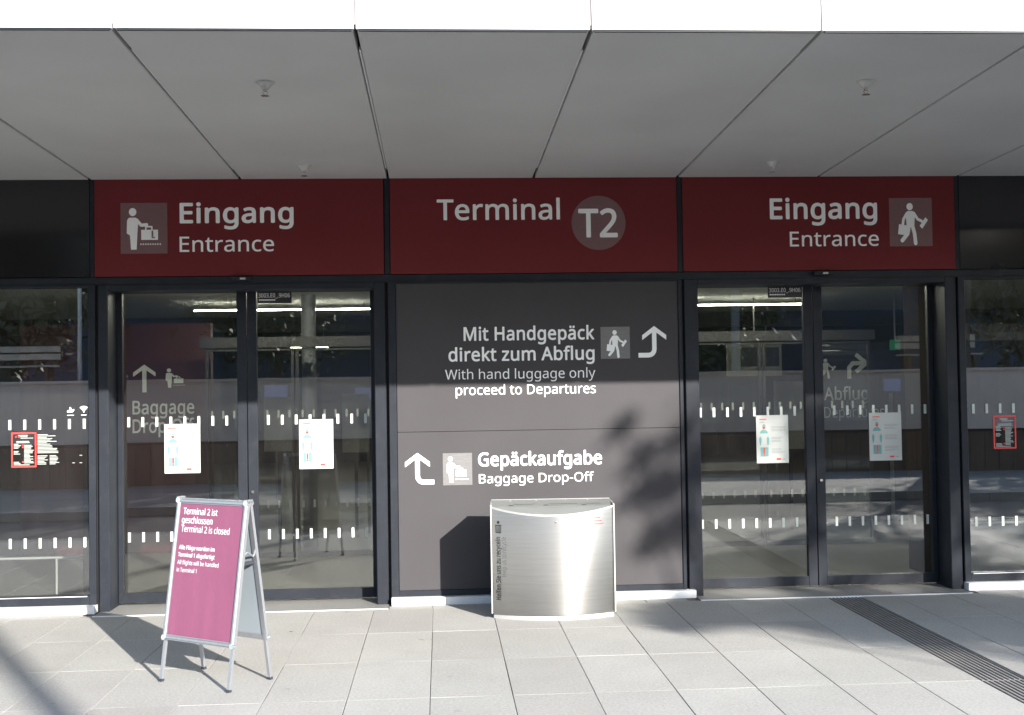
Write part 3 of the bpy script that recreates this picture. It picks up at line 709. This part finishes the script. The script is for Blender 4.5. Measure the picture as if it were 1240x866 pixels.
for x in (-.33, -.12, .12, .30):
    k = MB(); k.lathe([(.006, 0), (.005, .003), (0, .003)], (x, BD-.08, lidz(.3)+.001), 10); k.build('rivet', M['rosette'], rb, world=False)
# three lid inscriptions
def LP(u, v, l): return Vector((u, v, lidz(v)+.0015+l))
F = Flat(LP, .001)
for x, a_, b_ in ((-.30, 'Restmüll', 'Waste'), (-.02, 'Verpackung', 'Packaging'), (.28, 'Papier', 'Paper')):
    F = Flat(LP, .001); F.rect(x-.045, .03, x-.010, .065); F.mb.build('lid_symbol', M['blackprint'], rb, world=False)
    F = Flat(LP, .001); F.text(a_, x, x+.038*text2d(a_, 0)[2]*.75, .085, .038, 0); F.mb.build('lid_lettering', M['blackprint'], rb, world=False)
    F = Flat(LP, .001); F.text(b_, x, x+.032*text2d(b_, 0)[2]*.75, .02, .032, 0); F.mb.build('lid_lettering', M['greyprint'], rb, world=False)
def CP(u, v, l):   # u metres along the bulge from centre, v height
    a = u/R_; return Vector(((R_+l)*math.sin(a), -((R_+l)*math.cos(a)-(R_-BU)), v))
F = Flat(lambda u, v, l: CP(-.432-v, u, l), .0012)
F.text('Helfen Sie uns zu recyceln', .150, .645, 0, .042, .010); F.mb.build('side_lettering', M['blackprint'], rb, world=False)
F = Flat(lambda u, v, l: CP(-.382-v, u, l), .0012)
F.text('Help us to recycle', .335, .645, 0, .040, .0); F.mb.build('side_lettering', M['plategrey'], rb, world=False)
F = Flat(CP, .0012)
for dx in (-.024, -.012, 0, .012, .024): F.stroke([(-.448+dx, .735), (-.448+dx*.85, .680)], .005)
F.stroke([(-.476, .737), (-.420, .737)], .006); F.stroke([(-.470, .678), (-.426, .678)], .006); F.poly([(-.462, .760), (-.448, .745), (-.434, .760), (-.448, .775)])
F.mb.build('bin_symbol', M['blackprint'], rb, world=False)
F = Flat(CP, .0012); F.text('BER', .205, .300, .735, .052, .010)
for dz, l in ((.050, .06), (.026, .075), (.002, .09)): F.rect(.325, .735+dz, .325+l, .742+dz)
F.mb.build('red_logo', M['redprint'], rb, world=False)

# ------------------------------------------------------------------ interior
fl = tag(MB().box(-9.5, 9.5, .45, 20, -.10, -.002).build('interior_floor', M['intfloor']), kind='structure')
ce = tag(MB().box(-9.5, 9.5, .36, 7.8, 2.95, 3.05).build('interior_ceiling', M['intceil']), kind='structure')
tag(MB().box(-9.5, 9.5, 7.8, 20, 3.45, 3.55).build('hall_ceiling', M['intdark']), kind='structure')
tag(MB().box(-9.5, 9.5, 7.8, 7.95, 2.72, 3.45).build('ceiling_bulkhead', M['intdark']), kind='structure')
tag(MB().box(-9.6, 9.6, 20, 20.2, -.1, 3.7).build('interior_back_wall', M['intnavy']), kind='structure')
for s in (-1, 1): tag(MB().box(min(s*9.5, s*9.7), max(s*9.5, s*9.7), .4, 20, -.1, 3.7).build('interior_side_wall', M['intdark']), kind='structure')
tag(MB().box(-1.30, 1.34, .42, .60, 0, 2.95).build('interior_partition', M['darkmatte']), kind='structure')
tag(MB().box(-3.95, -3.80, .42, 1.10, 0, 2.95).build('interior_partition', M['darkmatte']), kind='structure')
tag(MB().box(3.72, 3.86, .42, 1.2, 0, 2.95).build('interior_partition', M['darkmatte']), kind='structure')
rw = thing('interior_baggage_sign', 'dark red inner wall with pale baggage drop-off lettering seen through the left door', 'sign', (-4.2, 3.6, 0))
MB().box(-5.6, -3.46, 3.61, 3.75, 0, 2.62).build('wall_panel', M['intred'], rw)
P3 = wallP(3.61)
line(P3, 'Baggage', -4.347, -3.650, 1.585, .150, .014, rw, 'intsign', .003); line(P3, 'Drop-Off', -4.347, -3.652, 1.372, .150, .014, rw, 'intsign', .003)
F = Flat(sub(P3, -4.360, 1.833, .30, .300), .003); arrow_up(F, 0); F.build('arrow', M['intsign'], rw)
F = Flat(sub(P3, -4.01, 1.86, .30, .27), .003); conveyor_person(F); F.build('pictogram', M['intsign'], rw)
rw = thing('interior_departures_sign', 'dark inner wall with pale Abflug Departures lettering seen through the right door', 'sign', (5.0, 5.0, 0))
MB().box(3.95, 7.2, 5.01, 5.15, 0, 2.35).build('wall_panel', M['intdark'], rw)
P5 = wallP(5.01)
line(P5, 'Abflug', 4.188, 4.781, 1.600, .160, .012, rw, 'intsign', .003); line(P5, 'Departures', 4.183, 4.990, 1.366, .140, .0, rw, 'intsign', .003)
F = Flat(sub(P5, 4.05, 1.87, .34, .30), .003); walking_person(F); F.build('pictogram', M['intsign'], rw)
F = Flat(P5, .003); F.stroke([(4.53, 1.87), (4.53, 2.02), (4.58, 2.075), (4.74, 2.075)], .055); F.stroke([(4.62, 2.19), (4.76, 2.075), (4.62, 1.96)], .055); F.build('arrow', M['intsign'], rw)
# inner glass doors of the lobby
for x0, x1, lab in ((-3.40, -1.45, 'inner glass door line of the left lobby with faint dashes'), (1.55, 4.05, 'inner glass door line of the right lobby with faint dashes')):
    t = thing('inner_glass_door', lab, 'door', ((x0+x1)/2, 3.0, 0)); mid = (x0+x1)/2
    for a, c in ((x0, mid-.01), (mid+.01, x1)):
        f = MB(); f.box(a, a+.03, 2.98, 3.02, 0, 2.30); f.box(c-.03, c, 2.98, 3.02, 0, 2.30); f.box(a+.03, c-.03, 2.98, 3.02, 0, .06); f.box(a+.03, c-.03, 2.98, 3.02, 2.27, 2.30)
        lf = f.build('door_leaf', M['darkbox'], t); MB().box(a+.028, c-.028, 2.996, 3.004, .058, 2.272).build('pane', M['glassin'], lf)
        for zc in (1.574, .583):
            x = a+.07
            while x < c-.05: MB().box(x-.0115, x+.0115, 2.993, 2.9955, zc-.042, zc+.042).build('dash_marking', M['decalgrey'], lf); x += .12
    MB().box(x0-.05, x1+.05, 2.95, 3.05, 2.305, 2.42).build('header', M['darkbox'], t)
# ceiling light lines and luminaires
def lamp_bar(x0, x1, y, z, label, m='lamp', w_=.028, grp='light strips inside the terminal'):
    t = thing('light_strip', label, 'lamp', ((x0+x1)/2, y, z), group=grp)
    MB().box(x0, x1, y-w_/2-.004, y+w_/2+.004, z+.0085, z+.03).build('housing', M['intgrey'], t)
    MB().box(x0+.01, x1-.01, y-w_/2, y+w_/2, z-.008, z+.008).build('diffuser', M[m], t)
    for xx in (x0+.1, x1-.1): MB().box(xx-.004, xx+.004, y-.004, y+.004, z+.03, 2.95 if y < 7.8 else 3.45).build('hanger', M['intgrey'], t)
lamp_bar(-3.94, -1.69, 5.0, 2.86, 'long thin light strip in the ceiling behind the left door')
lamp_bar(1.82, 3.93, 5.0, 2.86, 'long thin light strip in the ceiling behind the right door')
lamp_bar(-3.5, -1.5, 1.9, 2.88, 'added unseen light strip just inside the left entrance, above the door head', 'lampfill', .05)  # unseen lamp added to brighten the lobby ceiling and inner lettering
lamp_bar(1.6, 3.6, 1.9, 2.88, 'added unseen light strip just inside the right entrance, above the door head', 'lampfill', .05)  # same added fill lamp, out of view over the right entrance
hb = [(-6.6, -5.9, 13, 3.1), (-3.1, -2.55, 13.5, 3.05), (-2.1, -1.2, 12, 2.85), (-2.2, -.9, 14.5, 2.75), (-.9, -.5, 13, 3.05), (-.45, .1, 13, 3.05), (-4.0, -3.2, 15, 2.75), (-.6, .3, 16, 2.65), (4.0, 4.9, 12, 2.95), (7.1, 7.9, 11, 2.95), (8.2, 8.9, 12, 2.6), (9.0, 9.4, 14, 2.8), (-1.3, -.5, 17, 2.45)]
hl = ['light strip in the dark hall behind the left window', 'short light strip behind the left door, just left of the door mullion', 'light strip high behind the second door leaf, left of the column', 'long low light strip crossing behind the round column', 'tiny light strip behind the second door leaf, right of the column',
      'light strip at the right edge of the second door leaf', 'low light strip behind the first door leaf', 'lowest light strip at the right edge of the second door leaf', 'light strip behind the left leaf of the right door', 'light strip high behind the rightmost door leaf', 'light strip low behind the right door jamb', 'light strip behind the right window', 'farthest light strip deep in the hall behind the grey panel']
for i, (a, c, y, z) in enumerate(hb): lamp_bar(a, c, y, z, hl[i], 'lamp', .10, 'light strips in the dark hall')
cl = thing('round_column', 'grey column inside behind the second door leaf from the left', 'column', (-2.36, 3.6, 0))
MB().lathe([(.085, 0), (.085, 2.949)], (-2.36, 3.8, 0), 24).build('shaft', M['column'], cl, smooth=True)
def screen(x0, x1, z0, z1, y, label, m='screen'):
    t = thing('information_screen', label, 'screen', ((x0+x1)/2, y, z0))
    MB().box(x0-.02, x1+.02, y+.003, y+.05, z0-.02, z1+.02).build('casing', M['intdark'], t)
    MB().box(x0, x1, y-.002, y+.002, z0, z1).build('display', M[m], t)
    MB().box((x0+x1)/2-.02, (x0+x1)/2+.02, y+.05, y+.08, 0, z1).build('stand', M['intgrey'], t)
screen(-3.06, -2.77, 1.72, 1.90, 5, 'blue screen inside behind the second door leaf, left of the column')
screen(-1.914, -1.60, 1.70, 1.85, 5, 'blue screen inside at the right edge of the second door leaf')
screen(4.95, 5.17, 1.70, 1.86, 4.9, 'small blue screen inside behind the rightmost door leaf')
ex = thing('exit_sign', 'small green emergency exit sign hanging inside behind the rightmost door leaf', 'sign', (5.1, 4.6, 2.2))
MB().box(4.93, 5.06, 4.60, 4.63, 2.23, 2.36).build('panel', M['exit'], ex); MB().box(4.985, 5.005, 4.61, 4.62, 2.36, 2.95).build('hanger', M['intgrey'], ex)
ds = thing('hanging_display_frame', 'pale rectangular frame hanging inside behind the left leaf of the right door', 'sign', (3.27, 5, 1.9))
f = MB(); f.box(2.907, 3.631, 5, 5.04, 1.925, 2.05); f.box(2.907, 3.631, 5, 5.04, 2.30, 2.355); f.box(2.907, 3.09, 5, 5.04, 2.05, 2.30); f.box(3.60, 3.631, 5, 5.04, 2.05, 2.30); f.build('border', M['intgrey'], ds)
MB().box(3.09, 3.60, 5.01, 5.03, 2.05, 2.30).build('display', M['intdark'], ds); MB().box(3.27, 3.285, 5.01, 5.03, 2.355, 2.95).build('hanger', M['intgrey'], ds)
for x0, x1, z0, z1, y, lab in [(-2.95, -2.60, 1.10, 1.75, 4.2, 'grey sheet standing in for a mirrored poster behind the door mullion'), (-2.05, -1.72, 1.05, 1.78, 4.6, 'grey board standing in for a mirrored poster behind the second door leaf'), (3.35, 3.75, 1.0, 1.85, 4.4, 'grey board inside behind the left leaf of the right door')]:  # boards behind the left door stand in for posters mirrored in the inner glass
    t = thing('grey_board', lab, 'board', ((x0+x1)/2, y, 0)); MB().box(x0, x1, y, y+.03, z0, z1).build('board', M['intgrey'], t); MB().box((x0+x1)/2-.02, (x0+x1)/2+.02, y+.03, y+.05, 0, z1).build('stand', M['intdark'], t)
for i, (x, z, y, m) in enumerate([(-2.99, 1.63, 4.6, 'ledr'), (-2.83, 1.665, 4.6, 'ledr'), (-2.60, 1.59, 4.6, 'ledg'), (-2.43, 1.62, 4.6, 'ledr')]):
    t = tag(MB().box(x-.012, x+.012, y-.03, y, z-.012, z+.012).build('indicator_light', M[m]), '%s indicator light glowing inside behind the second door leaf%s' % ('green' if m == 'ledg' else 'red', ['', ', the highest of them', '', ', the rightmost'][i] if m != 'ledg' else ''), 'lamp')
tag(bpy.data.objects['indicator_light'], 'red indicator light glowing inside, the leftmost, beside the door mullion')
# bright floor rails behind the side windows
for s, xs, zz in ((-1, (-5.9, -4.33), .34), (1, (3.98, 4.15, 5.7), .46)):
    t = thing('floor_rail', 'thin bright metal rail standing on the floor behind the %s window' % ('left' if s < 0 else 'right'), 'rail', (s*4.8, .9, 0))
    k = MB(); k.tube([(s*6.1, .9, zz), (s*3.95, .9, zz)], .012, 8); k.build('rail', M['rosette'], t)
    for x in xs: k = MB(); k.tube([(x, .9, 0), (x, .9, zz+(.0 if s < 0 else .16))], .010, 8); k.build('post', M['rosette'], t)

# ------------------------------------------------------------------ across the forecourt (behind the photographer, seen in the glass)
tag(MB().box(-400, 400, -420, -13.2, -.35, -.06).build('ground', M['asphalt']), kind='structure')
tag(MB().box(-400, 400, 20.3, 400, -.35, -.06).build('ground', M['asphalt']), kind='structure')
tw_ = thing('timber_wall', 'low brown timber clad wall across the forecourt mirrored in the doors', 'wall', (0, -13.1, 0))
MB().box(-24, 24, -13.3, -13.06, -.05, .74).build('wall_core', M['intdark'], tw_)
pm = None
for i in range(160):
    x = -24+.3*i
    if pm is None:
        po_ = MB().box(.006, .294, -13.06, -13.03, -.02, .80).build('plank', M['wood'], tw_); pm = po_; po_.location.x = x
    else:
        c = pm.copy(); COL.objects.link(c); c.location.x = x; c.location.y = rs.uniform(-.006, .006)
MB().box(-24, 24, -13.34, -13.0, .80, .84).build('coping', M['darkmatte'], tw_)
rw_ = thing('retaining_wall', 'tall pale retaining wall behind the timber wall mirrored in the glass', 'wall', (0, -16, 0))
MB().box(-40, 40, -16.6, -16.0, -.06, 2.06).build('wall_face', M['palewall'], rw_)
MB().box(-40, 40, -16.65, -15.95, 2.06, 2.12).build('coping', M['palewall'], rw_)
tag(MB().box(-120, 120, -80, -16.66, -.05, 2.04).build('terrace', M['grass']), kind='structure')
def bench(x, y, z, label):
    t = thing('wooden_bench', label, 'bench', (x, y, z))
    for k in range(3): MB().box(x-.9, x+.9, y+.05-.14*k-.12, y+.05-.14*k, z+.42, z+.46).build('seat_slat', M['bench'], t)
    for k in range(2): MB().box(x-.9, x+.9, y-.42, y-.38, z+.60+.18*k, z+.74+.18*k).build('back_slat', M['bench'], t)
    for s in (-1, 1): MB().box(x+s*.7-.04, x+s*.7+.04, y-.36, y+.02, z, z+.42).build('leg', M['wood'], t); MB().box(x+s*.7-.04, x+s*.7+.04, y-.47, y-.425, z, z+.95).build('back_post', M['wood'], t)
bench(-10.6, -17.4, 2.04, 'pale wooden bench on the terrace mirrored in the left window'); bench(11.4, -17.4, 2.04, 'pale wooden bench on the terrace mirrored in the right window')
lp = thing('street_lamp', 'slim grey lamp post on the terrace mirrored in the left window', 'lamp post', (-9.2, -17.6, 2.04))
k = MB(); k.tube([(-9.2, -17.6, 2.04), (-9.2, -17.6, 6.6)], .055, 10, .035); k.build('post', M['alu'], lp); MB().box(-9.32, -8.7, -17.72, -17.48, 6.6, 6.68).build('lamp_head', M['column'], lp)
tp = MB(); rr = random.Random(9)
prof = [(0, .0), (.36, .0), (.34, .20), (.25, .32), (.10, .38), (0, .40)]
tpt = thing('covered_heap', 'heap under a white and blue sheet on the terrace mirrored in the left window', 'sheet', (-8.5, -17.3, 2.04))
tp.lathe(prof[1:], (-8.5, -17.3, 2.04), 14); tp.build('sheet', M['tarp'], tpt); sb = MB(); sb.lathe([(.348, .07), (.338, .15)], (-8.5, -17.3, 2.05), 14); sb.lathe([(.366, .07), (.352, .15)], (-8.5, -17.3, 2.05), 14); sb.build('stripe', M['blue'], tpt)
nb = thing('office_building', 'long navy clad building beyond the trees mirrored in the glass', 'building', (0, -48, 0))
MB().box(-60, 60, -60, -48, 0, 9.6).build('wall', M['navy'], nb); MB().box(-60.4, 60.4, -60.4, -47.7, 9.6, 9.95).build('roof', M['intgrey'], nb)
wm = None
for i in range(36):
    for j in range(2):
        x = -54+3*i; z = 3.6+2.9*j
        if wm is None: wm = MB().box(0, 2.0, -48.02, -47.96, 0, 1.6).build('window', M['bwin'], nb); o = wm
        else: o = wm.copy(); COL.objects.link(o)
        o.location = Vector((x, 0, z))-Vector((0, 0, 0)); o.location.y = 48-48.0+48-48 if False else wm.location.y
# trees
def tree(x, y, z, h, r, nleaf, label, seed, mi=0, trunk_r=.16, size=.11, low=.35, clumps=26, squash=.8):
    rd = random.Random(seed); t = thing('broadleaf_tree', label, 'tree', (x, y, z), group='trees across the forecourt')
    tk = MB(); top = Vector((x+rd.uniform(-.3, .3), y+rd.uniform(-.3, .3), z+h*.8))
    tk.tube([(x, y, z), (x+.05, y, z+h*.25), (x-.05, y+.05, z+h*.5), top], trunk_r, 10, trunk_r*.25)
    cs = []
    for k in range(clumps):
        a = rd.uniform(0, 6.283); rad = r*math.sqrt(rd.uniform(.05, 1)); zz = z+h*(low+(1-low)*rd.random())
        f = 1-abs((zz-z)/h-.62)*1.1; c = Vector((x+rad*f*math.cos(a), y+rad*f*math.sin(a), zz)); cs.append(c)
        if k < 14:
            b0 = Vector((x, y, z+h*rd.uniform(.25, .6))); tk.tube([b0, (b0+c)/2+Vector((0, 0, .2)), c], trunk_r*.3, 6, trunk_r*.06)
    tk.build('trunk', M['bark'], t)
    lv = MB()
    for i in range(nleaf):
        c = cs[rd.randrange(len(cs))]; s = r*.30
        p = c+Vector((rd.gauss(0, s*.5), rd.gauss(0, s*.5), rd.gauss(0, s*.5*squash)))
        d = Vector((rd.uniform(-1, 1), rd.uniform(-1, 1), rd.uniform(-1, .4))).normalized(); e = d.orthogonal().normalized(); e.rotate(Matrix.Rotation(rd.uniform(0, 6.28), 3, d)); g_ = d.cross(e)
        q = size*rd.uniform(.6, 1.3); lv.add([p-e*q, p-g_*q*.45, p+e*q, p+g_*q*.45], [(0, 1, 2, 3)])
    lv.build('crown', M['leaf'][mi], t)
    return t
# the tree whose shade falls on the right entrance
def shade_tree():
    rd = random.Random(21); bx_, by_, bz_ = 11.6, -16.9, 2.04
    t = thing('broadleaf_tree', 'open branched tree on the terrace edge whose shade dapples the slabs before the right entrance', 'tree', (bx_, by_, bz_), group='trees across the forecourt')
    wall = [(.98, .95, .10, .13), (1.14, .60, .11, .14), (.93, .50, .08, .10), (1.17, 1.02, .06, .10), (.80, .90, .06, .06), (.66, 1.46, .05, .06), (.82, 1.20, .10, .08), (1.15, 1.36, .06, .07),
            (1.38, 1.15, .08, .2), (2.5, .7, .12, .25), (2.45, 1.3, .1, .1), (3.62, 1.2, .1, .3), (3.66, .5, .1, .2), (4.6, 1.0, .25, .12), (3.0, .5, .25, .1), (5.2, .6, .3, .12), (4.3, .3, .2, .1)]
    grd = [(1.15, -.55, .30), (1.6, -.95, .35), (2.3, -.55, .40), (2.0, -1.2, .30), (2.7, -1.15, .42), (3.1, -1.75, .35), (2.75, -.25, .35), (3.6, -.5, .35), (3.7, -1.1, .40), (4.1, -1.6, .40), (3.6, -2.3, .30), (1.35, -.3, .25), (3.3, -.75, .3), (4.4, -.9, .3), (4.5, -2.4, .3), (1.0, -1.05, .18), (2.35, -1.75, .25)]
    cl = []
    for X, Z, sx, szz in wall:
        X += .06
        t_ = rd.uniform(12.5, 15.5); cl.append((Vector((X+.56*t_, -t_, Z+.485*t_)), sx, szz, 1.0))
    for X, Y, sx in grd:
        t_ = rd.uniform(12.5, 15.5); cl.append((Vector((X+.56*t_, Y-t_, .485*t_)), sx*1.25, .08, 3.2))
    for k in range(14):
        c = Vector((rd.uniform(11.4, 14.6), rd.uniform(-18, -15), rd.uniform(8.6, 10.6))); cl.append((c, .5, .3, 1.0))
    tk = MB(); top = Vector((bx_+.2, by_+.3, 10.0)); tk.tube([(bx_, by_, bz_), (bx_+.08, by_, 4.0), (bx_-.05, by_+.1, 6.5), top], .17, 10, .04)
    for c, sx, szz, d in cl:
        zb = min(c.z-.6, rd.uniform(4.6, 7.5)); b0 = Vector((bx_, by_+.1, zb)); m1 = b0.lerp(c, .5)+Vector((0, 0, .15)); tk.tube([b0, m1, c], .035, 5, .008)
    tk.build('trunk', M['bark'], t)
    lv = MB()
    for c, sx, szz, dn in cl:
        n = int(dn*(70+3.0*sx*szz*3.14/.0016*.9))
        for i in range(min(n, 1100)):
            p = c+Vector((rd.gauss(0, sx*.6), rd.gauss(0, .15), rd.gauss(0, szz*.6)))
            d = Vector((rd.uniform(-1, 1), rd.uniform(-1, 1), rd.uniform(-1, .4))).normalized(); e = d.orthogonal().normalized(); e.rotate(Matrix.Rotation(rd.uniform(0, 6.28), 3, d)); g_ = d.cross(e)
            q = .05*rd.uniform(.6, 1.4); lv.add([p-e*q, p-g_*q*.45, p+e*q, p+g_*q*.45], [(0, 1, 2, 3)])
    lv.build('crown', M['leaf'][0], t)
shade_tree()
tree(21.5, -29.0, 2.0, 16.5, 4.0, 1800, 'very tall thin crowned tree at the far right of the terrace', 11, 0, .22, .17, .66, 30)
tree(-12.5, -22, 2.0, 9.5, 4.2, 9000, 'bushy tree on the terrace mirrored in the left window', 12, 1, .2, .16, .12, 40)
tree(-6.0, -27, 2.0, 9.0, 4.0, 8000, 'tree on the terrace mirrored behind the left door', 13, 2, .2, .18, .15, 36)
tree(18.5, -24, 2.0, 6.5, 4.4, 9000, 'bushy tree on the terrace mirrored in the right window', 14, 1, .2, .17, .08, 40)
tree(2.5, -30, 2.0, 9.0, 4.0, 8000, 'tree on the terrace mirrored over the grey panel', 15, 0, .2, .18, .15, 36)
tree(8.0, -29, 2.0, 7.5, 4.0, 8000, 'tree on the terrace mirrored behind the right door', 16, 2, .2, .18, .1, 36)
tree(-19, -28, 2.0, 10, 4.6, 9000, 'tree at the far left of the terrace', 17, 0, .2, .18, .1, 36)
# mast whose soft shadow crosses the slabs at the lower left
pp = thing('flag_mast', 'tall slim mast on the terrace whose soft shadow crosses the slabs at the lower left', 'mast', (7.55, -22.0, 2.04))
k = MB(); k.tube([(7.55, -22.0, 2.0), (7.55, -22.0, 10.7)], .12, 16, .10); k.build('shaft', M['column'], pp); MB().lathe([(0, 10.7), (.13, 10.7), (.09, 10.8), (0, 10.82)], (7.55, -22.0, 0), 16).build('cap', M['column'], pp)
